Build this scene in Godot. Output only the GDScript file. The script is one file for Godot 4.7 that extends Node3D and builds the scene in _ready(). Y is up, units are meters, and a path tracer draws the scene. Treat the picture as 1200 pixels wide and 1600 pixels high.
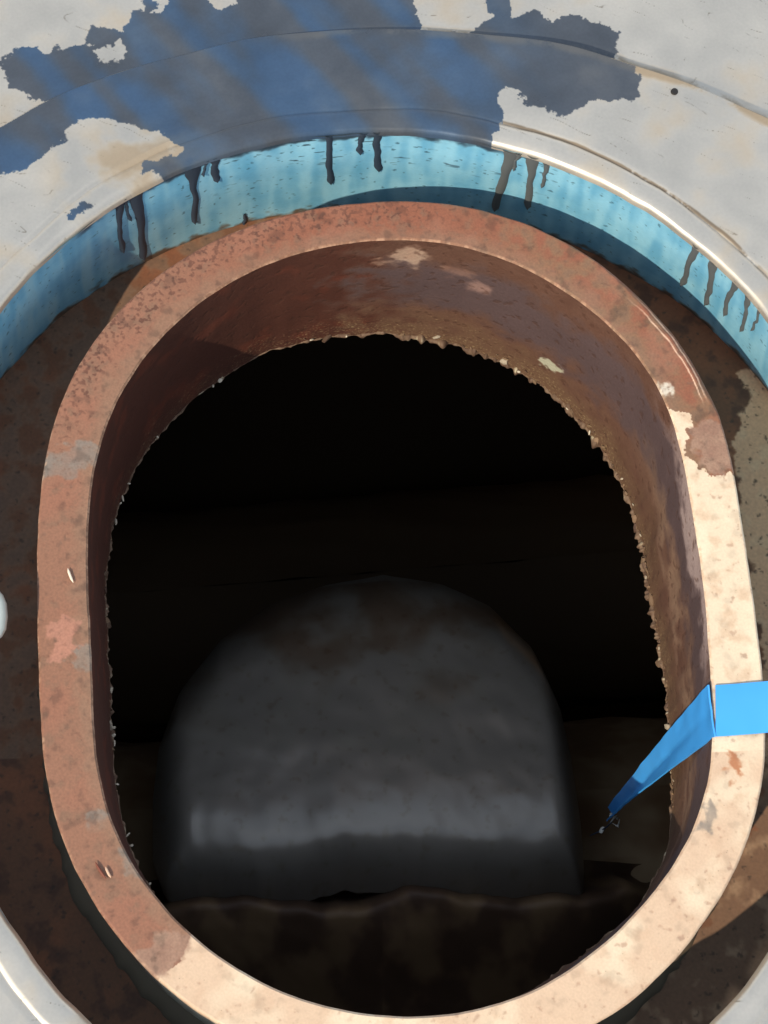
extends Node3D
# An oval manway in an insulated steel vessel, seen from above. Units: metres, y up, origin at the middle of the manway's upper face.

# radius (mm) against direction, as a short Fourier series: mean, then cos and sin of each multiple
const RING_OUT := [212.5, 0.39, -0.3, -24.03, -0.17, -0.52, -0.58, -4.57, 0.49, 0.12, -0.16, -0.3, 0.15, -0.29, 0.23, -0.37, 0.08, 0.18, -0.21, 0.38, 0.02]
const RING_IN := [186.04, 0.24, 0.22, -24.79, -0.94, -0.29, -0.76, -3.26, 0.66, 0.03, -0.17, -0.67, 0.24, -0.06, -0.27, 0.29, 0.09, 0.29, 0.01, 0.38, 0.04]
const NECK_LOW := [185.71, -0.85, -0.22, -23.43, 2.17, -0.21, 0.5, -3.79, 1.04, -0.48, -0.15, -0.89, -0.23, 0.53, -0.63, 0.44, -0.11, 0.33, 0.37, 0.12, 0.38]
const HOLE_TOP := [253.97, -3.52, -1.28, -13.52, 0.11, 0.38, -4.1]
const HOLE_LOW := [273.19, -0.11, 4.04, -10.09, -0.53, 0.57, -5.79]
const RING_Y := 0.0
const NECK_Y := -0.113
const SHELL_Y := -0.075
const EDGE_Y := 0.02
const SHEET_Y := 0.0085
const START := PI / 2
const TURNS := 480

var rng := RandomNumberGenerator.new()

# ---------------------------------------------------------------- helpers
func rad(c: Array, th: float) -> float:
	var r: float = c[0]
	var n := (c.size() - 1) >> 1
	for k in range(1, n + 1):
		r += c[2 * k - 1] * cos(k * th) + c[2 * k] * sin(k * th)
	return r * 0.001

func step_rad(th: float) -> float:   # outer edge of the flange plate: a circle off the origin
	var u := Vector2(cos(th), sin(th))
	var c := Vector2(0.0052, 0.0621)
	var along := c.dot(u)
	return along + sqrt(0.394 * 0.394 - (c.length_squared() - along * along))

func noise(seed_: int, freq: float, oct := 3, kind := FastNoiseLite.TYPE_SIMPLEX_SMOOTH) -> FastNoiseLite:
	var n := FastNoiseLite.new()
	n.seed = seed_; n.frequency = freq; n.noise_type = kind
	n.fractal_type = FastNoiseLite.FRACTAL_FBM if oct > 1 else FastNoiseLite.FRACTAL_NONE
	n.fractal_octaves = oct
	return n

func field(seed_: int, freq: float, oct: int, w: int, h: int) -> PackedByteArray:
	return noise(seed_, freq, oct).get_image(w, h).get_data()

func loop_at(r: Callable, y: Callable) -> PackedVector3Array:
	var p := PackedVector3Array()
	for i in TURNS + 1:
		var th := START + TAU * i / TURNS
		var rr: float = r.call(th)
		p.append(Vector3(rr * cos(th), y.call(th), rr * sin(th)))
	return p

# joins closed loops into a smooth band; uv_of(point, share round, share along) gives the texture place
func band(st: SurfaceTool, loops: Array, group: int, uv_of: Callable) -> void:
	st.set_smooth_group(group)
	var n := loops.size() - 1
	for j in n:
		var a: PackedVector3Array = loops[j]
		var b: PackedVector3Array = loops[j + 1]
		for i in a.size() - 1:
			var u0 := float(i) / (a.size() - 1)
			var u1 := float(i + 1) / (a.size() - 1)
			var v0 := float(j) / n
			var v1 := float(j + 1) / n
			var q := [[a[i], u0, v0], [b[i], u0, v1], [b[i + 1], u1, v1], [a[i], u0, v0], [b[i + 1], u1, v1], [a[i + 1], u1, v0]]
			for c in q:
				st.set_uv(uv_of.call(c[0], c[1], c[2]))
				st.add_vertex(c[0])

func grid(st: SurfaceTool, rows: Array, group: int, uv_of = null) -> void:   # rows of points, open at both ends
	st.set_smooth_group(group)
	for j in rows.size() - 1:
		var a: PackedVector3Array = rows[j]
		var b: PackedVector3Array = rows[j + 1]
		for i in a.size() - 1:
			for c in [a[i], b[i], b[i + 1], a[i], b[i + 1], a[i + 1]]:
				if uv_of != null:
					st.set_uv(uv_of.call(c))
				st.add_vertex(c)

func begin() -> SurfaceTool:
	var st := SurfaceTool.new()
	st.begin(Mesh.PRIMITIVE_TRIANGLES)
	return st

func part(called: String, st: SurfaceTool, m: Material, parent: Node = self, tangents := false) -> MeshInstance3D:
	st.generate_normals()
	if tangents:
		st.generate_tangents()
	st.index()
	var o := MeshInstance3D.new()
	o.name = called
	o.mesh = st.commit()
	o.material_override = m
	parent.add_child(o, true)
	return o

func thing(called: String, label: String, category: String, at := Vector3.ZERO) -> Node3D:
	var o := Node3D.new()
	o.name = called
	o.position = at
	add_child(o, true)
	return tag(o, label, category)

func tag(o: Node3D, label: String, category: String, group := "") -> Node3D:
	o.set_meta("label", label)
	if category:
		o.set_meta("category", category)
	if group:
		o.set_meta("group", group)
	return o

func picture(w: int, h: int, bytes: PackedByteArray, form := Image.FORMAT_RGB8) -> ImageTexture:
	return ImageTexture.create_from_image(Image.create_from_data(w, h, false, form, bytes))

# fills a polygon given in mm as [x, z, x, z, ...] into a mask whose window is in mm
func fill(mask: PackedByteArray, w: int, h: int, win: Rect2, flat: Array, value: int) -> void:
	var p := PackedVector2Array()
	for i in range(0, flat.size(), 2):
		p.append((Vector2(flat[i], flat[i + 1]) - win.position) / win.size * Vector2(w, h))
	var lo := h; var hi := 0
	for q in p:
		lo = mini(lo, floori(q.y)); hi = maxi(hi, ceili(q.y))
	for y in range(maxi(lo, 0), mini(hi, h)):
		var xs := PackedFloat32Array()
		var yy := y + 0.5
		for i in p.size():
			var a := p[i]; var b := p[(i + 1) % p.size()]
			if (a.y <= yy) != (b.y <= yy):
				xs.append(a.x + (yy - a.y) / (b.y - a.y) * (b.x - a.x))
		xs.sort()
		for k in range(0, xs.size() - 1, 2):
			for x in range(clampi(roundi(xs[k]), 0, w), clampi(roundi(xs[k + 1]), 0, w)):
				mask[y * w + x] = value

func blank(n: int) -> PackedByteArray:
	var b := PackedByteArray(); b.resize(n); return b

func soften(mask: PackedByteArray, w: int, h: int, times: int) -> PackedByteArray:   # feathered border, by shrinking and enlarging
	var im := Image.create_from_data(w, h, false, Image.FORMAT_L8, mask)
	im.resize(w / times, h / times, Image.INTERPOLATE_BILINEAR)
	im.resize(w, h, Image.INTERPOLATE_CUBIC)
	return im.get_data()

static func put3(b: PackedByteArray, i: int, c: Vector3) -> void:
	b[i] = clampi(int(c.x * 255.0), 0, 255); b[i + 1] = clampi(int(c.y * 255.0), 0, 255); b[i + 2] = clampi(int(c.z * 255.0), 0, 255)

func grain(seed_: int, freq: float, strength: float) -> NoiseTexture2D:
	var t := NoiseTexture2D.new()
	t.width = 512; t.height = 512; t.seamless = true; t.as_normal_map = true; t.bump_strength = strength
	t.noise = noise(seed_, freq, 4)
	return t

func finish(m: StandardMaterial3D, normal: Texture2D, scale: float, size: float) -> StandardMaterial3D:
	m.normal_enabled = true; m.normal_texture = normal; m.normal_scale = scale
	m.uv1_scale = Vector3.ONE
	return m

# ---------------------------------------------------------------- textures
const CLAD_WIN := Rect2(-350, -450, 700, 700)
var clad_color: ImageTexture
var clad_orm: ImageTexture

func paint_cladding() -> void:
	var w := 1280; var h := 1280
	var navy_flange := blank(w * h)
	fill(navy_flange, w, h, CLAD_WIN, [-240, -275, -215, -290, -184, -306, -144, -320, -105, -332, -66, -340, -27, -345, 10, -347, 55, -345, 104, -337, 138, -323, 149, -305, 155, -297, 153, -291, 146, -281, 139, -279, 124, -281, 118, -275, 107, -272, 91, -277, 83, -282, 81, -289, 77, -292, 74, -285, 70, -272, 70, -260, 61, -250, 41, -248, 6, -243, -30, -243, -65, -244, -83, -246, -119, -237, -129, -239, -126, -245, -104, -254, -111, -261, -134, -271, -156, -275, -162, -271, -169, -266, -169, -260, -178, -255, -184, -249, -191, -243, -205, -242, -225, -240, -300, -240, -300, -250], 255)
	fill(navy_flange, w, h, CLAD_WIN, [-167, -216, -158, -224, -156, -222, -160, -216, -165, -212], 255)
	var navy_outer := blank(w * h)
	fill(navy_outer, w, h, CLAD_WIN, [-210, -328, -201, -333, -190, -334, -186, -332, -172, -334, -161, -335, -154, -331, -145, -336, -138, -344, -136, -355, -127, -359, -123, -445, -88, -445, -10, -445, 27, -445, 30, -350, 31, -341, 44, -337, 63, -340, 73, -349, 73, -372, 84, -371, 86, -349, 103, -351, 108, -346, 123, -349, 143, -341, 147, -332, 143, -316, 133, -300, 57, -300, 10, -300, -27, -300, -63, -300, -100, -300, -138, -290, -175, -283, -186, -291, -182, -296, -192, -300, -202, -307, -204, -317], 255)
	fill(navy_outer, w, h, CLAD_WIN, [-160, -336, -159, -344, -151, -346, -140, -345, -139, -340, -145, -334, -154, -331], 255)
	for hole in [[-157, -330, -140, -339, -138, -331, -140, -323, -151, -322], [-123, -395, -113, -375, -115, -358, -120, -356, -122, -360], [-93, -395, -73, -374, -74, -361, -83, -357, -90, -360]]:
		fill(navy_outer, w, h, CLAD_WIN, hole, 0)
	navy_flange = soften(navy_flange, w, h, 3); navy_outer = soften(navy_outer, w, h, 3)
	var ragged := field(11, 0.035, 4, w, h)
	var ragged2 := field(12, 0.035, 4, w, h)
	var broad := field(13, 0.0055, 3, w, h)
	var cloud := field(14, 0.012, 4, w, h)
	var fine := field(15, 0.22, 3, w, h)
	var col := blank(w * h * 3); var orm := blank(w * h * 3)
	var streaks := noise(16, 1.0, 2)
	for y in h:
		var z := CLAD_WIN.position.y + (y + 0.5) / h * CLAD_WIN.size.y
		for x in w:
			var xx := CLAD_WIN.position.x + (x + 0.5) / w * CLAD_WIN.size.x
			var i := y * w + x
			if xx * xx + z * z < 50000.0:
				continue
			var from_step := Vector2(xx - 5.2, z - 62.1).length() - 394.0
			var wx := clampi(x + (ragged[i] - 128) / 14, 0, w - 1)
			var wy := clampi(y + (ragged2[i] - 128) / 14, 0, h - 1)
			var k := wy * w + wx
			var navy := (navy_outer[k] if from_step > 0.0 else navy_flange[k]) / 255.0
			var b := broad[i] / 255.0; var c := cloud[i] / 255.0; var f := fine[i] / 255.0 - 0.5
			# bare sheet with a film of beige dirt in patches
			var dirt_tint := smoothstep(0.55, 0.95, c * 0.55 + b * 0.55) * 0.5
			if from_step < 0.0 and z < -170 and xx < -60:   # the beige stain left of the blue overspray
				dirt_tint = maxf(dirt_tint, smoothstep(0.25, 0.6, c) * smoothstep(70.0, 20.0, Vector2(xx + 125, (z + 240) * 1.6).length()) * 0.9)
			if from_step > -6.0 and from_step < 16.0 and xx > -90:   # browner along the joint of plate and sheet
				dirt_tint = maxf(dirt_tint, smoothstep(0.15, 0.5, c + f * 0.3) * smoothstep(15.0, 8.0, from_step + (c - 0.5) * 8.0) * smoothstep(-6.0, -1.0, from_step + (c - 0.5) * 6.0) * smoothstep(-90.0, 0.0, xx))
			var base := Vector3(0.775, 0.745, 0.695).lerp(Vector3(0.50, 0.44, 0.36), dirt_tint * 0.8) * (0.96 + 0.08 * c + 0.04 * f)
			var rough := 0.30 + 0.35 * dirt_tint + 0.12 * c
			var metal := 0.8 * (1.0 - dirt_tint * 0.8)
			var scr := absf(streaks.get_noise_2d(xx * 0.006 + z * 0.011 + 40.0, (z * 0.9 - xx * 0.5) * 0.05))
			base = base.lerp(Vector3(0.47, 0.43, 0.37), smoothstep(0.012, 0.004, scr) * smoothstep(0.5, 0.75, ragged[(i + 9001) % (w * h)] / 255.0) * 0.7)
			navy = smoothstep(0.38, 0.62, navy + f * 0.35)
			if navy > 0.02:
				var bare := base; var bare_rough := rough; var bare_metal := metal
				var st := streaks.get_noise_2d((xx * 0.8 - z * 0.6) * 0.027, (xx + z) * 0.0022 + 7.0) * 0.5 + 0.5   # slanting bluer streaks: reflected sky painted into the colour
				var blue := smoothstep(0.35, 0.72, st * 0.8 + c * 0.25) * smoothstep(120.0, 40.0, xx)
				base = Vector3(0.275, 0.30, 0.335).lerp(Vector3(0.215, 0.305, 0.41), blue) * (0.9 + 0.2 * c + 0.08 * f)
				base = base.lerp(Vector3(0.42, 0.40, 0.37), dirt_tint * 0.45)
				rough = 0.26 + 0.16 * c
				metal = 0.3
				base = bare.lerp(base, navy); rough = lerpf(bare_rough, rough, navy); metal = lerpf(bare_metal, metal, navy)
			var rr := Vector2(xx, z).length()
			if rr < 300.0 and rr > 240.0 and navy < 0.5:   # brown dirt packed in the crease behind the lip
				var aa := atan2(z, xx)
				var off := rr - rad(HOLE_TOP, aa) * 1000.0 - 14.3 - (c - 0.5) * 2.5
				base = base.lerp(Vector3(0.42, 0.36, 0.29), smoothstep(1.6, 0.5, absf(off)) * smoothstep(-1.45, -1.25, aa) * smoothstep(-0.55, -0.8, aa) * smoothstep(0.25, 0.5, c + f * 0.3) * 0.8)
			put3(col, i * 3, base)
			orm[i * 3] = 255; orm[i * 3 + 1] = clampi(int(rough * 255), 0, 255); orm[i * 3 + 2] = clampi(int(metal * 255), 0, 255)
	clad_color = picture(w, h, col)
	clad_orm = picture(w, h, orm)

const RIM_WIN := Rect2(-220, -270, 440, 540)
var rim_color: ImageTexture
var rim_relief: ImageTexture

func paint_rim() -> void:
	var w := 1024; var h := 1257
	var pale := blank(w * h)
	fill(pale, w, h, RIM_WIN, [120, -98, 161, -98, 165, -89, 160, -82, 157, -74, 160, -66, 167, -61, 176, -59, 213, -58, 213, -73, 215, 34, 200, 163, 130, 280, -150, 280, -131, 189, -127, 185, -120, 181, -114, 178, -112, 172, -110, 167, -105, 150, -16, 143, 79, 116, 124, 64, 130, -39, 120, -61], 255)
	pale = soften(pale, w, h, 3)
	var tones := blank(w * h)   # 1 grey scale, 2 pink primer, 3 damp brown, 4 orange rust, 5 bare light
	for s in [[1, [-184, -83, -184, -72, -158, -71, -150, -86, -161, -90, -170, -88]], [1, [-164, 22, -157, 20, -150, 32, -162, 33, -165, 28]], [2, [-178, 13, -170, 6, -164, 10, -163, 22, -168, 28, -175, 28]], [1, [-158, 105, -151, 103, -145, 107, -146, 111, -157, 111]], [1, [-143, 125, -137, 129, -132, 136, -140, 135]], [3, [-140, 177, -126, 167, -110, 163, -110, 172, -114, 177, -128, 188]], [1, [146, 114, 151, 120, 148, 128, 136, 130, 142, 121]], [4, [157, 92, 165, 89, 168, 95, 162, 106, 158, 98]], [3, [164, -88, 173, -92, 186, -82, 188, -64, 175, -59, 166, -64, 163, -75]], [5, [146, -114, 155, -111, 154, -105, 150, -104]]]:
		fill(tones, w, h, RIM_WIN, s[1], s[0] * 40)
	var pieces := []
	for t in 6:
		var one := blank(w * h)
		if t > 0:
			for i in w * h:
				if tones[i] == t * 40:
					one[i] = 255
			one = soften(one, w, h, 6)
		pieces.append(one)
	var wa := field(21, 0.03, 4, w, h); var wb := field(22, 0.03, 4, w, h)
	var broad := field(23, 0.008, 3, w, h); var mid := field(24, 0.03, 4, w, h)
	var fine := field(25, 0.25, 2, w, h); var pit := field(26, 0.105, 3, w, h); var spots := field(27, 0.055, 2, w, h)
	var col := blank(w * h * 3); var hi := blank(w * h)
	for y in h:
		var z := RIM_WIN.position.y + (y + 0.5) / h * RIM_WIN.size.y
		for x in w:
			var xx := RIM_WIN.position.x + (x + 0.5) / w * RIM_WIN.size.x
			var r2 := (xx * xx) / (150.0 * 150.0) + (z * z) / (195.0 * 195.0)
			if r2 < 0.8 or (xx * xx) / (200.0 * 200.0) + (z * z) / (250.0 * 250.0) > 1.12:
				continue
			var i := y * w + x
			var dx := (wa[i] - 128) / 9; var dy := (wb[i] - 128) / 9
			var k := clampi(y + dy, 0, h - 1) * w + clampi(x + dx, 0, w - 1)
			var b := broad[i] / 255.0; var m := mid[i] / 255.0; var f := fine[i] / 255.0 - 0.5
			var p := smoothstep(0.35, 0.65, pale[k] / 255.0)
			var th := atan2(z, xx)
			var ro := rad(RING_OUT, th) * 1000.0; var ri := rad(RING_IN, th) * 1000.0
			var across := (Vector2(xx, z).length() - ri) / (ro - ri)
			# red oxide primer, browner towards the upper right, pinker on the left
			var red := Vector3(0.51, 0.31, 0.225).lerp(Vector3(0.52, 0.365, 0.285), smoothstep(-20.0, -150.0, xx))
			red = red.lerp(Vector3(0.49, 0.36, 0.265), smoothstep(20.0, 110.0, xx) * smoothstep(0.2, 0.7, m))
			red = red.lerp(Vector3(0.54, 0.36, 0.28), smoothstep(0.55, 0.8, b) * 0.7).lerp(Vector3(0.44, 0.34, 0.27), smoothstep(0.55, 0.85, m) * 0.55)
			red = red.lerp(Vector3(0.50, 0.40, 0.32), smoothstep(0.42, 0.05, across + (m - 0.5) * 0.5) * 0.5)   # worn inner margin
			var dusty := Vector3(0.82, 0.745, 0.645).lerp(Vector3(0.75, 0.645, 0.54), smoothstep(0.45, 0.85, m) * 0.8).lerp(Vector3(0.86, 0.80, 0.70), smoothstep(0.5, 0.8, b) * 0.6)
			if z > 90:
				dusty = dusty.lerp(Vector3(0.75, 0.635, 0.535), smoothstep(0.2, 0.6, b) * 0.75)
			var c := red.lerp(dusty, p)
			c = c.lerp(Vector3(0.47, 0.44, 0.41), pieces[1][k] / 255.0 * (0.55 + 0.5 * (m - 0.3)))
			c = c.lerp(Vector3(0.66, 0.46, 0.385), pieces[2][k] / 255.0 * 0.75)
			c = c.lerp(Vector3(0.50, 0.38, 0.32).lerp(Vector3(0.62, 0.50, 0.42), m), pieces[3][k] / 255.0 * 0.9)
			c = c.lerp(Vector3(0.62, 0.38, 0.24), pieces[4][k] / 255.0 * 0.8)
			c = c.lerp(Vector3(0.80, 0.77, 0.71), pieces[5][k] / 255.0 * 0.9)
			# dark rust pits: crowded over the upper left arc, sparse elsewhere
			var crowd := smoothstep(-60.0, -130.0, z) * smoothstep(90.0, -20.0, xx) * smoothstep(0.3, 0.55, across + (m - 0.5) * 0.4)
			var dark := smoothstep(0.70 - 0.14 * crowd, 0.80 - 0.14 * crowd, pit[i] / 255.0 + f * 0.1) * (0.25 + 0.6 * crowd) * (1.0 - p) * (0.45 + m)
			c = c.lerp(Vector3(0.33, 0.20, 0.15), dark * 0.75)
			var spot := smoothstep(0.74, 0.92, spots[i] / 255.0 + f * 0.22)
			c = c.lerp(Vector3(0.42, 0.31, 0.25) if p < 0.5 else Vector3(0.60, 0.48, 0.40), spot * 0.55)
			var speck := smoothstep(0.86, 0.93, fine[(i * 7 + 13) % (w * h)] / 255.0) * (0.6 if m > 0.5 else 0.25)
			c = c.lerp(c * 0.6, speck)
			# two bright scratches that follow the outer edge, upper right
			var deg := rad_to_deg(th)
			if deg > -52 and deg < -30:
				var from_edge := ro - Vector2(xx, z).length()
				var wob := (m - 0.5) * 1.2
				var s := maxf(smoothstep(0.75, 0.3, absf(from_edge - 3.4 - wob - (deg + 40) * 0.05)), smoothstep(0.65, 0.25, absf(from_edge - 6.6 - wob + (deg + 40) * 0.02)))
				c = c.lerp(Vector3(0.86, 0.72, 0.62), s * smoothstep(-52.0, -44.0, deg) * smoothstep(-30.0, -33.0, deg) * 0.85)
			# edges rubbed lighter
			var edge := smoothstep(0.05, 0.0, across + (m - 0.5) * 0.06) + smoothstep(0.96, 1.0, across + (m - 0.5) * 0.06)
			c = c.lerp(Vector3(0.72, 0.58, 0.48), clampf(edge, 0, 1) * smoothstep(0.4, 0.6, mid[(i * 3) % (w * h)] / 255.0) * 0.6)
			c = c.lerp(c * 0.72, smoothstep(0.62, 0.8, mid[(i + 5003) % (w * h)] / 255.0 + f * 0.25) * (0.6 - 0.35 * p))   # grime
			put3(col, i * 3, c * (1.0 + f * (0.16 - 0.09 * p)))
			hi[i] = clampi(int(150 + f * 26 + (m - 0.5) * 60 - dark * 55 - spot * 40), 0, 255)
	rim_color = picture(w, h, col)
	rim_relief = picture(w, h, hi, Image.FORMAT_L8)

var neck_color: ImageTexture
var neck_relief: ImageTexture

func paint_neck() -> void:   # u runs once round from the lower side of the oval, v from the lower edge (0) to the upper edge (1)
	var w := 2048; var h := 224
	var broad := field(31, 0.012, 3, w, h); var mid := field(32, 0.03, 4, w, h); var fine := field(33, 0.28, 2, w, h); var pit := field(34, 0.06, 3, w, h)
	var col := blank(w * h * 3); var hi := blank(w * h)
	for y in h:
		var v := (y + 0.5) / h
		var depth := 1.0 - v
		for x in w:
			var i := y * w + x
			var deg := wrapf(90.0 + 360.0 * (x + 0.5) / w, -180, 180)
			var b := broad[i] / 255.0; var m := mid[i] / 255.0; var f := fine[i] / 255.0 - 0.5
			var d := depth + (m - 0.5) * 0.16 + (b - 0.5) * 0.2
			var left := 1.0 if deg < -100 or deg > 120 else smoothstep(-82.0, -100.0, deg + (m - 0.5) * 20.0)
			var right := smoothstep(-45.0, -15.0, deg) * smoothstep(60.0, 30.0, deg)
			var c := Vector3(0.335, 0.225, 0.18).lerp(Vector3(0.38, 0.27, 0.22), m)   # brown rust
			c = c.lerp(Vector3(0.29, 0.155, 0.115), left * 0.85)  # maroon darkened on the left: cast shade put into the colour
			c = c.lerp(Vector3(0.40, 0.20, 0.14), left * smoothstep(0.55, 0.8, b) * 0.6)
			# purple grey primer band
			var mid_depth := 0.42 - 0.24 * smoothstep(-60.0, 0.0, deg)
			var purple := smoothstep(0.32, 0.10, absf(d - mid_depth)) * (1.0 - left)
			c = c.lerp(Vector3(0.315, 0.255, 0.26), purple * 0.9)
			# bare streaks: pale below the upper edge on the right, tan further down
			var bare := right * smoothstep(0.17, 0.03, absf(d - 0.04)) * smoothstep(-38.0, -28.0, deg + (m - 0.5) * 12) * smoothstep(24.0, 8.0, deg)
			c = c.lerp(Vector3(0.66, 0.58, 0.56), bare * 0.85)
			var tan := right * smoothstep(0.24, 0.0, absf(d - 0.55)) * smoothstep(0.25, 0.65, b + 0.1)
			c = c.lerp(Vector3(0.55, 0.45, 0.37), tan * 0.7)
			var low := smoothstep(0.62, 0.92, d) * (1.0 - left)
			c = c.lerp(Vector3(0.385, 0.29, 0.215), low * 0.8)
			# pale smears under the upper edge
			var s1 := Vector2((deg + 84.8) * 1.1, (depth - 0.17) * 45)
			c = c.lerp(Vector3(0.74, 0.64, 0.56), smoothstep(5.0, 1.5, s1.length() + (m - 0.5) * 9) * 0.7)
			var s2 := Vector2((deg + 73.2) * 1.0, (depth - 0.33) * 60)
			c = c.lerp(Vector3(0.66, 0.52, 0.47), smoothstep(4.0, 0.5, s2.length() + (m - 0.5) * 5) * 0.6)
			var s3 := Vector2((deg + 76.5) * 1.0, (depth - 0.25) * 50)
			c = c.lerp(Vector3(0.60, 0.46, 0.40), smoothstep(3.5, 0.5, s3.length() + (m - 0.5) * 5) * 0.5)
			var chip := Vector2((deg + 57.7) * 1.6, (depth - 0.74) * 55)
			c = c.lerp(Vector3(0.64, 0.63, 0.55), smoothstep(2.8, 1.6, chip.length() + (m - 0.5) * 7))
			var pits := smoothstep(0.68, 0.82, pit[i] / 255.0)
			c = c.lerp(Vector3(0.26, 0.16, 0.12), pits * 0.4)
			var grit := smoothstep(0.80, 0.95, d + f * 0.3) * smoothstep(0.66, 0.74, pit[(i * 5 + 99) % (w * h)] / 255.0)
			c = c.lerp(Vector3(0.62, 0.55, 0.40), grit * 0.7)
			put3(col, i * 3, c * (1.0 + f * 0.14))
			hi[i] = clampi(int(140 + f * 40 + (m - 0.5) * 80 - pits * 60), 0, 255)
	neck_color = picture(w, h, col)
	neck_relief = picture(w, h, hi, Image.FORMAT_L8)

var wall_color: ImageTexture

func paint_wall() -> void:   # u once round from the lower side, v from the foot (0) to the upper edge (1)
	var w := 2048; var h := 128
	var broad := field(41, 0.02, 3, w, h); var mid := field(42, 0.045, 4, w, h); var fine := field(43, 0.3, 2, w, h)
	var col := blank(w * h * 3)
	var scratch := noise(44, 1.0, 2)
	var runs := noise(45, 1.0, 2)
	for y in h:
		var depth := 1.0 - (y + 0.5) / h
		for x in w:
			var i := y * w + x
			var deg := wrapf(90.0 + 360.0 * (x + 0.5) / w, -180, 180)
			var b := broad[i] / 255.0; var m := mid[i] / 255.0; var f := fine[i] / 255.0 - 0.5
			var run := runs.get_noise_2d(deg * 0.4, depth * 1.0) * 0.5 + 0.5
			var c := Vector3(0.41, 0.68, 0.82).lerp(Vector3(0.48, 0.74, 0.86), smoothstep(0.35, 0.7, run * 0.6 + b * 0.4))
			c = c.lerp(Vector3(0.30, 0.60, 0.73), smoothstep(0.55, 0.85, m) * 0.3)
			var left := smoothstep(-95.0, -150.0, deg)
			c = c.lerp(Vector3(0.62, 0.72, 0.72), left * smoothstep(0.55, 0.75, run) * 0.5)
			var chalk := smoothstep(0.2, 0.75, run * 0.5 + b * 0.3 + m * 0.2)   # chalked paler patches all round
			c = c.lerp(Vector3(0.62, 0.83, 0.92), chalk * 0.7)
			# level black scuffs in the upper half
			var s := scratch.get_noise_2d(deg * 0.28 + m * 0.5, depth * 22.0)
			var scuff := smoothstep(0.46, 0.56, s) * smoothstep(0.45, 0.6, b) * smoothstep(0.55, 0.15, depth) * (smoothstep(-130.0, -118.0, deg) * smoothstep(-60.0, -75.0, deg))
			c = c.lerp(Vector3(0.13, 0.20, 0.25), scuff * 0.85)
			var speck := smoothstep(0.78, 0.84, mid[(i * 3 + 501) % (w * h)] / 255.0) * smoothstep(0.42, 0.5, m)
			c = c.lerp(Vector3(0.16, 0.28, 0.34), speck * 0.6)
			# rust creeping up from the foot, chipped grey along the upper edge
			var foot := smoothstep(0.90, 0.98, depth + (m - 0.5) * 0.16)
			c = c.lerp(Vector3(0.36, 0.26, 0.19), foot * 0.9)
			var top := smoothstep(0.07, 0.03, depth + (m - 0.5) * 0.08)
			c = c.lerp(Vector3(0.16, 0.20, 0.25), top * 0.85 * smoothstep(-130.0, -126.0, deg) * smoothstep(-72.0, -76.0, deg))
			put3(col, i * 3, c * (1.0 + f * 0.05))
	wall_color = picture(w, h, col)

const SHELL_WIN := Rect2(-300, -320, 600, 640)
var shell_color: ImageTexture
var shell_relief: ImageTexture

func paint_shell() -> void:
	var w := 768; var h := 819
	var dust := blank(w * h)
	fill(dust, w, h, SHELL_WIN, [217, -153, 234, -163, 300, -120, 300, 100, 250, 300, 100, 300, 90, 215, 109, 205, 155, 163, 185, 117, 196, 83, 200, 40, 205, 11, 204, -27, 203, -74, 205, -110, 216, -122], 255)
	dust = soften(dust, w, h, 2)
	var wa := field(51, 0.04, 4, w, h); var wb := field(52, 0.04, 4, w, h)
	var broad := field(53, 0.012, 3, w, h); var mid := field(54, 0.04, 4, w, h); var fine := field(55, 0.3, 2, w, h)
	var col := blank(w * h * 3); var hi := blank(w * h)
	for y in h:
		for x in w:
			var i := y * w + x
			var k := clampi(y + (wb[i] - 128) / 12, 0, h - 1) * w + clampi(x + (wa[i] - 128) / 12, 0, w - 1)
			var b := broad[i] / 255.0; var m := mid[i] / 255.0; var f := fine[i] / 255.0 - 0.5
			var z := SHELL_WIN.position.y + (y + 0.5) / h * SHELL_WIN.size.y
			var xx := SHELL_WIN.position.x + (x + 0.5) / w * SHELL_WIN.size.x
			var c := Vector3(0.41, 0.27, 0.185).lerp(Vector3(0.47, 0.29, 0.19), smoothstep(0.4, 0.7, b)).lerp(Vector3(0.29, 0.19, 0.14), smoothstep(0.5, 0.8, m) * 0.7)
			if xx < 0 and z < 60:
				c = c.lerp(Vector3(0.46, 0.37, 0.30), smoothstep(0.3, 0.6, m) * 0.6)
			var tan := Vector3(0.78, 0.60, 0.46).lerp(Vector3(0.42, 0.31, 0.235), smoothstep(0.15, 0.45, b) * 0.95 * smoothstep(20.0, 90.0, z + (m - 0.5) * 90.0)).lerp(Vector3(0.78, 0.66, 0.53), smoothstep(0.55, 0.85, m) * 0.35)
			c = c.lerp(tan, dust[k] / 255.0)
			var speck := smoothstep(0.74, 0.88, mid[(i * 3 + 77) % (w * h)] / 255.0 + f * 0.1)
			c = c.lerp(Vector3(0.24, 0.18, 0.14), speck * 0.7)
			put3(col, i * 3, c * (1.0 + f * 0.14))
			hi[i] = clampi(int(140 + f * 40 + (m - 0.5) * 80 - speck * 40), 0, 255)
	shell_color = picture(w, h, col)
	shell_relief = picture(w, h, hi, Image.FORMAT_L8)

func plan_uv(win: Rect2) -> Callable:
	return func(p: Vector3, _u := 0.0, _v := 0.0) -> Vector2: return (Vector2(p.x, p.z) * 1000.0 - win.position) / win.size

func round_uv(_p: Vector3, u: float, v: float) -> Vector2:
	return Vector2(u, v)

func mat(color: Color, rough: float, metal := 0.0) -> StandardMaterial3D:
	var m := StandardMaterial3D.new()
	m.albedo_color = color; m.roughness = rough; m.metallic = metal
	return m

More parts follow.
